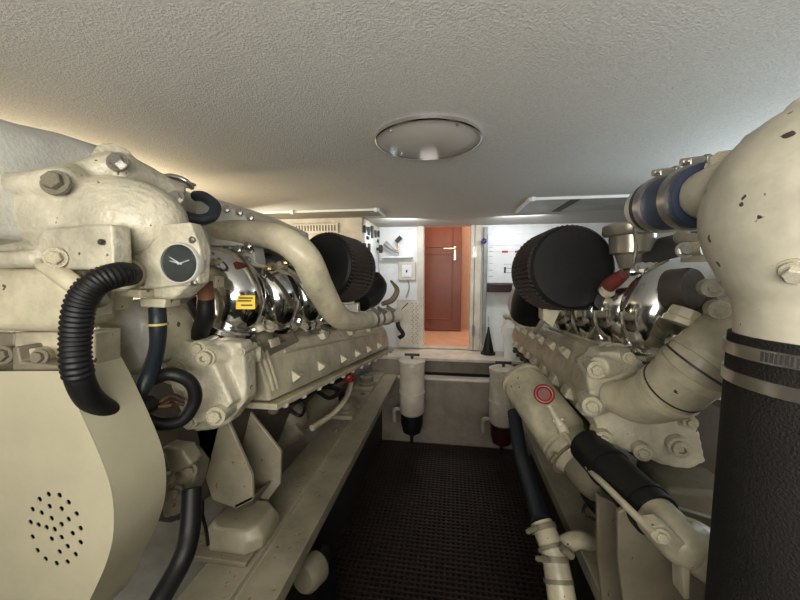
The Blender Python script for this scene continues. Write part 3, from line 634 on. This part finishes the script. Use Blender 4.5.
GB = MB(); GB.tube([W(124, 274, .52), W(133, 274, .55)], .027, 20, sm=False); part('hose_socket', GB, CREAM, gb)
GB = MB(); GB.slab([(148, 206), (160, 206), (160, 222), (148, 222)], .60, .03); GB.slab([(118, 208), (150, 213), (150, 226), (118, 222)], .60, .02); part('sensor_block', GB, CAST, EL, bevel=.004)
# hoses on the left engine
cpth = [W(130, 274, .52), W(118, 275, .47), W(96, 283, .44), W(81, 303, .43), W(76, 335, .43), W(77, 368, .43), W(88, 396, .45), W(108, 411, .49), W(126, 414, .54), W(150, 404, .60)]
P, R_ = smooth(cpth, 26, .0190)
R2 = [r*(1.0+.055*(1 if (i//2) % 2 else -1)) if i < 138 else .0185 for i, r in enumerate(R_)]
b = MB(); b.tube(P, R2, 24, sm=False); part('corrugated_hose', b, RUB, EL, sharp=60)
b = MB(); b.tube([W(157, 308, .575), W(158, 325, .57), W(157, 348, .575), W(150, 372, .58), W(138, 398, .56), W(132, 412, .55)], [.015, .015, .014, .016, .013, .012], 18); o = part('rubber_hose', b, RUBB, EL); clamp('cable_tie', W(158, 324, .57), (0, 0, 1), .0152, .004, o, paint('old_yellow_tie', (.5, .42, .12), .5, 0))
b = MB(); b.tube([W(150, 380, .60), W(170, 374, .60), W(190, 382, .62), W(195, 400, .63), W(182, 420, .62), W(158, 424, .60), W(138, 416, .58)], .0135, 16); part('looped_hose', b, RUB, EL)
for i in range(7):
    b = MB(); a = random.uniform(-4, 4); b.tube([W(140+i*3, 416-i*1.5, .60), W(158+i*2, 402+a, .62), W(172, 398+a*1.5, .64), W(184, 402+a, .66)], .0035, 8); part('copper_wire', b, RUST if i % 2 == 0 else DARKG, EL)
b = MB(); b.tube([W(174, 214, .66), W(185, 217, .66), W(200, 220, .68), W(212, 216, .70), W(215, 206, .72), (W(204, 197, .74)), W(196, 196, .76)], .0125, 18); part('blue_hose', b, RUBB, EL)
b = MB(); b.tube([W(160, 212, .645), W(176, 214, .66)], .010, 14, sm=False); lab(part('hose_fitting', b, BRASS, EL), 'brass hose fitting')
b = MB(); b.tube([W(206, 298, .70), W(205, 318, .71), W(198, 338, .74)], [.018, .020, .02], 18); part('rubber_hose', b, RUB, EL)
b = MB(); b.tube([W(204, 282, .69), W(206, 298, .70)], .018, 14, sm=False); part('hose_fitting', b, RUST, EL); b = MB(); b.slab([(197, 276), (216, 276), (216, 288), (197, 288)], .70, .03); part('sensor_block', b, CREAM, EL, bevel=.003)
# lower machinery behind the guard
b = MB(); b.slab([(156, 458), (174, 452), (186, 456), (196, 470), (192, 490), (178, 516), (162, 520)], .66, .05); b.slab([(160, 446), (182, 450), (192, 466), (170, 476)], .62, .04); b.tube([W(165, 480, .62), W(195, 478, .72)], .018, 14, sm=False); part('pump_bracket', b, CREAMD, EL, remesh=.006)
for px, py in ((172, 462), (190, 470), (176, 492)): wb(EL, px, py, .635, .013, CREAMD)

# hull-side hose in lower left
b = MB(); b.tube([W(192, 488, .63), W(190, 530, .60), W(182, 560, .57), W(160, 600, .54), W(140, 640, .5)], .020, 18); o = part('bilge_hose', b, RUB); tag(o, 'black hose hanging down between the belt guard and the left engine bed', 'hose')
b = MB(); b.tube([W(200, 505, .66), W(206, 530, .66), (W(208, 545, .66))], .004, 8); o = part('thin_cable', b, RUB); tag(o, 'thin black cable beside the hose by the left engine bed', 'cable')
b = MB(); q = W(302, 580, .86); b.lathe(q, q+Vector((.02, .06, -.01)), [(0, .036), (.2, .045), (1, .045)], 28); o = part('pipe_flange', b, CREAMD); tag(o, 'round cream-grey pipe end low beside the left engine bed near the grating', 'pipe end')
b = MB(); b.tube([q+Vector((.02, .05, -.01)), q+Vector((-.02, .2, -.12)), q+Vector((-.03, .3, -.45))], .035, 18); part('pipe', b, RUB, o)

# ================================================================== RIGHT ENGINE
ER = thing('marine_engine', (.85, 1.4, .45), 'cream marine diesel engine on the right, with oil filter and red-ringed dipstick', 'marine engine', 'twin marine diesel engines')
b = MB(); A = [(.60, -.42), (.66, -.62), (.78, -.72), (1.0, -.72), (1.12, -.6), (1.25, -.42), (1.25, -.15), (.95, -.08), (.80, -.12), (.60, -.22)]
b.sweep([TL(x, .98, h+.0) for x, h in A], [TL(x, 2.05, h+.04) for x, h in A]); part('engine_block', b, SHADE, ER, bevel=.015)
yn, yf = .93, 2.1
nr = [W(603, 438, yn), W(600, 428, yn), W(592, 396, yn), W(610, 352, yn), W(650, 346, yn), W(700, 360, yn), W(690, 436, yn)]
fl = W(515, 347, yf); fr_ = [fl+(p-nr[0])*.72 for p in nr]
b = MB(); b.sweep(nr, fr_); RC = part('rocker_cover', b, CREAM, ER, bevel=.010)
a0 = nr[0]; a1 = fr_[0]
b = MB(); b.sweep([a0+Vector((-.016, 0, 0)), a0+Vector((-.016, 0, -.02)), a0+Vector((.14, 0, -.02)), a0+Vector((.14, 0, 0))], [a1+Vector((-.012, 0, 0)), a1+Vector((-.012, 0, -.016)), a1+Vector((.1, 0, -.016)), a1+Vector((.1, 0, 0))]); part('cover_flange', b, DARKG, ER, bevel=.003)  # flange and bolts coloured near-black for the shaded gap under the cover
for i in range(12): bolt(ER, a0.lerp(a1, (i+.5)/12)+Vector((-.010, 0, -.016)), (-.4, 0, -1), .011, DARKG)
def fracr(v, t, out=0):
    k = int(min(v, 2.999)); u = v-k; return nr[1+k].lerp(nr[2+k], u).lerp(fr_[1+k].lerp(fr_[2+k], u), t)+Vector((-out, 0, out*.3))
for i in range(8):
    t = .06+i*.12; p = fracr(.35, t); m = Matrix.Translation(p) @ Matrix.Rotation(.4, 4, 'Y')
    b = MB(); b.box((-.016, -.030, -.020), (.03, .030, .016), m); part('cover_lug', b, CAST, RC, bevel=.006)
for i in range(7):
    t = .10+i*.13; p = fracr(1.55, t); m = Matrix.Translation(p) @ Matrix.Rotation(.8, 4, 'Y') @ Matrix.Rotation(random.uniform(-.3, .3), 4, 'Z')
    b = MB(); b.box((-.022, -.034, -.014), (.022, .034, .014), m); part('cover_lug', b, CAST, RC, bevel=.006)
    if i % 2: bolt(RC, p+Vector((-.012, 0, .014)), (-.4, 0, 1), .012)
for t in (.02, .045):
    b = MB(); b.tube([fracr(0, t, .004), fracr(1, t, .006), fracr(2, t, .006), fracr(2.6, t, .006)], .007, 8); part('rib', b, CREAM, RC)
# lumpy deck under the chrome elbows
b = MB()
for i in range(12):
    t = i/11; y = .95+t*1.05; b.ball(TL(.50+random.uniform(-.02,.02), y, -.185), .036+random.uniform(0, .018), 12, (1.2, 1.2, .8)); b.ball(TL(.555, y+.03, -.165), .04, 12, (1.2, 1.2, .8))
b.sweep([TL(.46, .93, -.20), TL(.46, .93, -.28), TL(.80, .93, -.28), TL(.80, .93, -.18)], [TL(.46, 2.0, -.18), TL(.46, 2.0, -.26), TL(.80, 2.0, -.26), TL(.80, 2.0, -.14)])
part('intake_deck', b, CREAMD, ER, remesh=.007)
for y in (1.0, 1.12, 1.24, 1.36, 1.5): bolt(ER, TL(.47, y, -.165), (-.4, -.2, 1), .015, CREAM)
for px, py, y in ((654, 308, .87), (621, 307, 1.0), (594, 308, 1.15), (573, 309, 1.34)): chrome_elbow(ER, 1, W(px, py, y), .066)
b = MB(); p = W(687, 290, .78); b.lathe(p+Vector((-.012, .03, 0)), p+Vector((.008, -.008, .004)), [(0, .043), (.8, .043), (1, .040)], 36); lab(part('elbow_end_face', b, DKINS, ER), 'dark round end face of the nearest chrome elbow')
b = MB(); b.tube([W(603, 290, .96), W(612, 283, .93), W(624, 274, .90)], [.015, .019, .014], 16); o = lab(part('rubber_plug', b, REDD, ER), 'dark red rubber plug'); clamp('plug_collar', W(607, 291, .94), W(624, 274, .90)-W(603, 290, .96), .016, .012, ER, CAST)
# head end plate and its bolts
b = MB(); b.slab([(586, 372), (600, 352), (632, 352), (652, 372), (700, 432), (706, 462), (690, 470), (664, 466), (640, 456), (604, 444), (592, 415)], .86, .07)
b.tube([W(598, 368, .84), W(632, 360, .92)], .026, 18, sm=False)
b.tube([W(588, 408, .84), W(620, 395, .92)], .024, 18, sm=False)
HP = part('head_end_casting', b, CAST, ER, remesh=.005)
for px, py, r, h in ((597, 370, .019, 0), (592, 406, .020, 0), (604, 440, .018, 0), (643, 453, .018, 0), (680, 448, .022, 1), (691, 423, .014, 0), (629, 358, .012, 0)):
    p = W(px, py, .835); b = MB(); b.tube([p, p+Vector((.01, .06, 0))], r*1.05, 20, sm=False); part('boss', b, CAST, HP); bolt(HP, p, (-.25, -1, .1), r*.8, CREAM, bool(h))
b = MB(); b.tube([fracr(2.2, .0, .0), fracr(2.3, .25, .01), fracr(2.4, .5, .01)], .006, 8); part('fuel_pipe', b, CREAM, ER)
# thick coolant elbow
pts = [W(612, 396, .86), W(640, 400, .80), W(668, 390, .74), W(694, 368, .70), W(720, 345, .70), W(745, 320, .74)]
b = MB(); b.tube(pts, [.038, .050, .055, .056, .056, .054], 32, 8); CE = part('coolant_elbow', b, CREAM, ER)
PE, RE = smooth(pts, 8, [.038, .050, .055, .056, .056, .054])
for k, (i, wd, ex, mm) in enumerate(((16, .014, .0035, CREAM), (18, .003, .0012, INK), (23, .016, .0035, CREAM), (25, .004, .0012, INK), (27, .012, .0035, CREAM))):
    clamp('pipe_bead' if mm is CREAM else 'gasket', PE[i], PE[i+1]-PE[i-1], RE[i]+ex-.002, wd, CE, mm)
b = MB(); b.lathe(W(678, 324, .74), W(686, 309, .74), [(0, .030), (.4, .030), (.4, .026), (1, .026)], 8); part('blanking_plug', b, CREAM, ER, bevel=.003)
b = MB(); b.slab([(690, 330), (735, 300), (740, 420), (720, 400), (700, 360)], .78, .10); part('rear_casting', b, CREAMD, ER, bevel=.01)
b = MB(); b.slab([(640, 400), (740, 380), (740, 520), (700, 520), (660, 470)], .95, .10); part('flywheel_housing', b, SHADE, ER, bevel=.02)
# silver breather canister, ball end, small valves
q = W(632, 242, 1.0)
b = MB(); b.lathe(W(632, 268, 1.0), W(632, 223, 1.0), [(0, .030), (.15, .034), (.3, .040), (.35, .052), (.72, .054), (.74, .066), (.80, .070), (.95, .070), (1, .060)], 36); BC = part('breather_canister', b, paint('pale_metal', (.50, .47, .38), .3, .08, metal=.7), ER)
b = MB(); b.tube([W(634, 224, .925), W(636, 245, .935), W(634, 262, .945)], .004, 8); part('spring_clip', b, STEEL, BC)
# air filter
air_filter(ER, W(574, 267, 1.02), W(547, 272, 1.20), .120)
b = MB(); b.tube([W(540, 285, 1.3), W(532, 300, 1.4), W(528, 315, 1.45)], [.07, .075, .07], 20); part('turbo_hose', b, RUB, ER)
b = MB(); b.tube([W(528, 282, 1.5), W(521, 300, 1.55), W(527, 316, 1.6)], [.03, .055, .07], 20); part('turbo_housing', b, LEDGE, ER)
b = MB(); b.slab([(543, 297), (566, 296), (560, 312), (553, 328), (543, 320)], 1.15, .06); part('filter_bracket', b, CREAM, ER, bevel=.004)
# dark mass and white valves behind the elbows
b = MB(); b.tube([W(648, 262, 1.0), W(690, 254, .95), W(740, 250, .95)], .055, 20); b.tube([TL(.74, .92, .03), TL(.78, 1.3, .03), TL(.78, 1.9, .03)], .08, 20); part('air_plenum', b, DARKG, ER)
b = MB(); b.tube([W(681, 238, .80), W(700, 240, .78)], .012, 14, sm=False); b.ball(W(682, 237, .80), .015); b.tube([W(684, 250, .78), W(702, 248, .76)], .014, 14, sm=False); b.box(tuple(W(690, 262, .78)), tuple(W(700, 258, .80)+Vector((0, .01, .005)))); VB = part('valve_block', b, CREAM, ER)
wb(VB, 685, 250, .77, .013, STEEL, (-.3, -1, 0))
b = MB(); b.tube([W(630, 272, .92), W(655, 268, .9), W(680, 266, .86)], .010, 10); wl = part('valve_linkage', b, CHROME, ER)
for px in (642, 650, 658, 672): wb(wl, px, 268, .89, .012, STEEL, (-.2, -1, .6))
for px, py, r in ((713, 288, .011), (720, 310, .011)):
    p = W(px, py, .68); b = MB(); b.tube([p, p+Vector((.01, .03, 0))], r*1.5, 18, sm=False); part('boss', b, CAST, ER); bolt(ER, p, (-.3, -1, 0), r, CHIPPED)
# oil filter
a = W(520, 378, 1.25); c = W(582, 462, .98)
b = MB(); b.lathe(a, c, [(0, .055), (.0, .070), (.04, .074), (.05, .068), (.10, .068), (.11, .074), (.80, .076), (.81, .070), (.84, .070), (.85, .078), (.93, .074), (1, .055)], 40); OF = part('oil_filter', b, CREAM, ER)
ax = (a-c).normalized()
b = MB(); b.lathe(a-ax*.004, a+ax*.014, [(0, .055), (.6, .055), (1, .046)], 30); part('filter_cap', b, CREAMD, OF)
b = MB(); b.tube([c+ax*.06, c-ax*.05, c-ax*.10+Vector((.05, 0, .02))], .052, 20); part('filter_base', b, CREAMD, ER)
clamp('filter_band', c+ax*.02, ax, .076, .006, OF, CREAMD, screw=(-1, -.6, 0))
b = MB(); rc = W(544, 394, .93); n_ = Vector((-.3, -1, .15)).normalized(); u = n_.orthogonal().normalized(); v = n_.cross(u)
b.tube([rc+(u*math.cos(k*2*PI/24)+v*math.sin(k*2*PI/24))*.021 for k in range(25)], .0055, 10, sm=False); lab(part('dipstick_ring', b, RED, ER), 'red pull ring of the dipstick')
b = MB(); b.lathe(rc-n_*.004, rc+n_*.001, [(0, .018), (1, .018)], 20); part('ring_web', b, REDD, ER)
b = MB(); b.tube([W(548, 404, .93), W(556, 418, .93), W(562, 428, .93)], [.007, .008, .012], 12); b.tube([W(560, 424, .93), W(565, 434, .93)], .014, 10, sm=False); b.tube([W(553, 421, .93), W(563, 419, .93)], .004, 8, sm=False); part('dipstick_socket', b, CAST, ER)
b = MB(); b.tube([W(562, 430, .93), W(576, 450, .86), W(590, 470, .78), W(606, 486, .70), W(630, 510, .62), W(655, 535, .56)], .0065, 12); part('dipstick_tube', b, CREAM, ER)
# lower black hose and beige pipe
a = W(603, 462, .80); c = W(652, 512, .66); d = (c-a).normalized()
b = MB(); b.tube([a-d*.06, a, c, c+d*.01], .043, 28, sm=False); LH = part('raw_water_hose', b, RUB, ER)
clamp('hose_clamp', a+d*.02, d, .0435, .012, LH, RUB); clamp('hose_clamp', c-d*.02, d, .0435, .014, LH, RUB)
b = MB(); b.tube([c-d*.01, c+d*.06, W(692, 545, .60), W(730, 570, .58)], [.037, .037, .040, .040], 28); LP = part('raw_water_pipe', b, CREAM, ER)
b = MB(); b.slab([(650, 528), (664, 526), (692, 548), (690, 600), (684, 600), (682, 562)], .57, .03); part('pipe_bracket', b, CREAM, ER, bevel=.003); wb(ER, 661, 536, .565, .010, CREAM, (-.2, -1, 0))
# engine foot plates, right
for pts_, y in (([(597, 495), (620, 507), (640, 540), (648, 640), (604, 620), (598, 560)], .80), ([(618, 512), (650, 500), (716, 520), (716, 640), (632, 660), (618, 560)], .66)):
    b = MB(); b.slab(pts_, y, .012); part('foot_plate', b, CREAMD, ER, bevel=.003)
b = MB(); b.box((.50, .84, EYE-.748), (.66, .98, EYE-.50)); part('engine_mount', b, CREAMD, ER, bevel=.012)
b = MB(); b.tube([W(600, 470, .9), W(588, 458, 1.0), W(575, 440, 1.1)], .025, 14); b.tube([W(610, 520, .85), W(588, 495, .95), W(590, 480, 1.0)], .018, 12); part('wiring_loom', b, RUB, ER)
b = MB(); b.tube([W(596, 500, .9), W(586, 504, .92), W(584, 514, .92), W(596, 520, .9)], .004, 8); part('thin_wire', b, RUB, ER)

# ---- hose and bronze fittings standing in the aisle, right
b = MB(); b.tube([W(514, 412, 1.42), W(520, 450, 1.28), W(530, 485, 1.10), W(541, 522, .95)], .026, 20); o = part('rubber_hose', b, RUBB); tag(o, 'bluish black rubber hose curving down beside the oil filter of the right engine', 'hose')
sv = thing('sea_valve', W(556, 590, .85), 'cream painted pipe fitting with clamps below the bluish hose, right edge of grating', 'valve')
a = W(541, 522, .95); c = W(553, 552, .90); e = W(562, 600, .84); g = W(568, 650, .8)
b = MB(); b.tube([a, c, e, g], [.030, .032, .034, .034], 24); part('valve_body', b, CREAM, sv)
b = MB(); b.tube([c, W(575, 540, .92), W(590, 542, .95)], .022, 18); part('branch_pipe', b, CREAM, sv)
for p, q in ((a, c), (c, e)):
    dd = (q-p).normalized(); clamp('hose_clamp', p+dd*.015, dd, .033, .014, sv, CREAMD, screw=(-1, -1, 0)); clamp('hose_clamp', p+dd*.06, dd, .034, .010, sv, CREAMD)
b = MB(); b.tube([W(562, 548, .86), W(572, 556, .86)], .010, 10, sm=False); part('valve_spindle', b, CREAMD, sv)
b = MB(); b.tube([e, e+Vector((.0, -.02, -.35)), e+Vector((.02, 0, -.73))], .032, 18); part('riser_pipe', b, CREAMD, sv)

# ================================================================== EXHAUST at right edge
EX = thing('exhaust_riser', (.47, .42, 0), 'large chipped cream bulb-shaped exhaust elbow at the right edge of the photo', 'exhaust elbow')
y = .42; cc = W(852, 207, y)
up = W(854, 342, y); ex = Vector((cc.x, y, up.z))
r = .120
b = MB(); zb = up.z-.03
b.lathe((cc.x, y, zb), (cc.x, y, cc.z+r), [(0, .080), (.15, .081), (.24, .084), (.30, .094)] + [( (cc.z-zb+r*math.sin(a_))/(cc.z+r-zb), r*math.cos(a_)) for a_ in [-.5+i*(PI/2+.49)/16 for i in range(17)]], 64)
b.tube([cc+Vector((-.03, .02, .03)), W(733, 189, .50), W(704, 195, .555)], [.06, .040, .034], 32)
b.tube([W(800, 110, .47), W(745, 145, .47)], .01, 10, sm=False)
body = part('exhaust_body', b, CHIPPED, EX, remesh=.005)
b = MB(); hz1 = up.z+.002; dv = Vector((-.01, 0, -1)); b.tube([(cc.x, y, hz1), (cc.x-.002, y, hz1-.3), (cc.x-.004, y, -.05)], .085, 40, sm=False); part('exhaust_hose', b, BLACKM, EX)
for z in (up.z-.014, up.z-.046):
    k = clamp('hose_clamp', (cc.x, y, z), (0, 0, 1), .0855, .014, EX, screw=(.3, -1, 0))
    sl = MB()
    for i in range(40):
        a_ = -2.9+i*.045; p = Vector((cc.x+.0882*math.cos(a_), y+.0882*math.sin(a_), z)); t = Vector((-math.sin(a_), math.cos(a_), 0))
        if z > up.z-.02: sl.loft([[p-t*.0010+Vector((0,0,-.005)), p+t*.0010+Vector((0,0,-.005)), p+t*.0010+Vector((0,0,.005)), p-t*.0010+Vector((0,0,.005))], [q+Vector((math.cos(a_), math.sin(a_), 0))*.0006 for q in (p-t*.0010+Vector((0,0,-.005)), p+t*.0010+Vector((0,0,-.005)), p+t*.0010+Vector((0,0,.005)), p-t*.0010+Vector((0,0,.005)))]])
    if sl.v: part('slots', sl, INK, k)
wb(EX, 722, 163, .52, .014, CREAM, (-.8, -.6, .5)); 
O_ = Vector((0, 0, EYE)); d_ = (W(800, 270, 1)-O_).normalized(); oc_ = O_-cc; bb = oc_.dot(d_); disc = bb*bb-(oc_.length_squared-.116**2)
p = O_+d_*(-bb-math.sqrt(max(disc, 0))); n_ = (p-cc).normalized()
b = MB(); b.tube([p-n_*.03, p+n_*.004], .015, 20, sm=False); part('boss', b, CREAM, EX); bolt(EX, p+n_*.005, n_, .010, CHIPPED)
# blue hose with clamps joining the elbow to the charge pipe
CHS = thing('charge_air_hose', W(672, 204, .62), 'dark blue hose with two steel clamps joining the exhaust bulb at upper right', 'hose')
a = W(706, 195, .56); c = W(651, 207, .68); d = (c-a).normalized()
b = MB(); b.tube([a, a.lerp(c, .35), a.lerp(c, .7), c-d*.012], [.046, .044, .044, .045], 36); part('blue_sleeve', b, BLUE, CHS)
clamp('hose_clamp', a+d*.022, d, .0465, .016, CHS, screw=(-.1, -.1, 1)); clamp('hose_clamp', c-d*.035, d, .0460, .014, CHS, screw=(-.1, -.1, 1))
b = MB(); b.tube([c-d*.02, c+d*.002, c+d*.018, c+d*.028], [.040, .041, .036, .020], 28); lab(part('charge_pipe_end', b, LEDGE, CHS), 'rounded cream pipe end')
b = MB(); q = W(812, 118, .60); b.ball(q, .035); b.tube([q, q+Vector((.05, .05, .0))], .03, 16, sm=False); o = part('vent_ball', b, LEDGE, EX)

# ================================================================== more cast and piped detail, dark filler for gap shade
def clutter(root, s, seed, x, h, ys):
    random.seed(seed)
    for y in ys:
        b = MB(); c = TL(s*x, y, h); dx = random.uniform(-.015, .015)
        k = random.choice((0, 1, 2))
        if k == 0: b.tube([c, c+Vector((s*.03, .02, .03)), c+Vector((s*.07, .03, .035))], .012, 10); part('oil_line', b, CREAM, root)
        elif k == 1: b.box(tuple(c+Vector((-.02, -.022, -.01))), tuple(c+Vector((.02, .022, .02)))); part('injector_clamp', b, CAST, root, bevel=.004)
        else: b.lathe(c, c+Vector((s*.01, 0, .035)), [(0, .020), (.5, .020), (.5, .013), (1, .013)], 16); part('drain_plug', b, CAST, root)
clutter(EL, -1, 3, .55, -.165, [.90+.075*i for i in range(13)])
clutter(ER, 1, 5, .49, -.165, [.98+.075*i for i in range(12)])
for i, y in enumerate((1.0, 1.2, 1.4, 1.6, 1.8)):
    b = MB(); b.tube([TL(-.50, y, -.30), TL(-.56, y+.02, -.36), TL(-.60, y+.05, -.44)], .022, 14); part('core_plug_pipe', b, CREAMD, EL)
b = MB(); b.tube([W(262, 425, 1.05), W(285, 400, 1.2), W(312, 385, 1.4), W(338, 372, 1.6)], .007, 8); part('oil_line', b, RUB, EL)
b = MB(); b.tube([W(290, 395, 1.2), W(304, 406, 1.2), W(300, 416, 1.22), W(286, 408, 1.2)], .006, 8); part('wiring_loom', b, RUB, EL)

b = MB(); b.slab([(150, 395), (200, 425), (200, 520), (150, 520)], .95, .02); part('gap_shade_sheet', b, DARKG, EL)  # dark sheet added behind the gap in place of shade
b = MB(); b.tube([W(196, 300, .95), W(215, 330, .95), W(225, 350, .97)], .03, 14); b.tube([W(195, 340, .80), W(215, 334, .82), W(230, 336, .86)], .008, 8); part('wiring_loom', b, RUB, EL)  # thick black run added to darken the gap beside the gauge box
b = MB(); b.tube([W(560, 300, 1.4), W(545, 318, 1.3), W(535, 332, 1.5)], .010, 8); part('oil_line', b, CREAM, ER)
b = MB(); b.tube([W(612, 405, .99), W(570, 372, 1.3), W(530, 345, 1.9)], .012, 8); part('wiring_loom', b, RUB, ER)
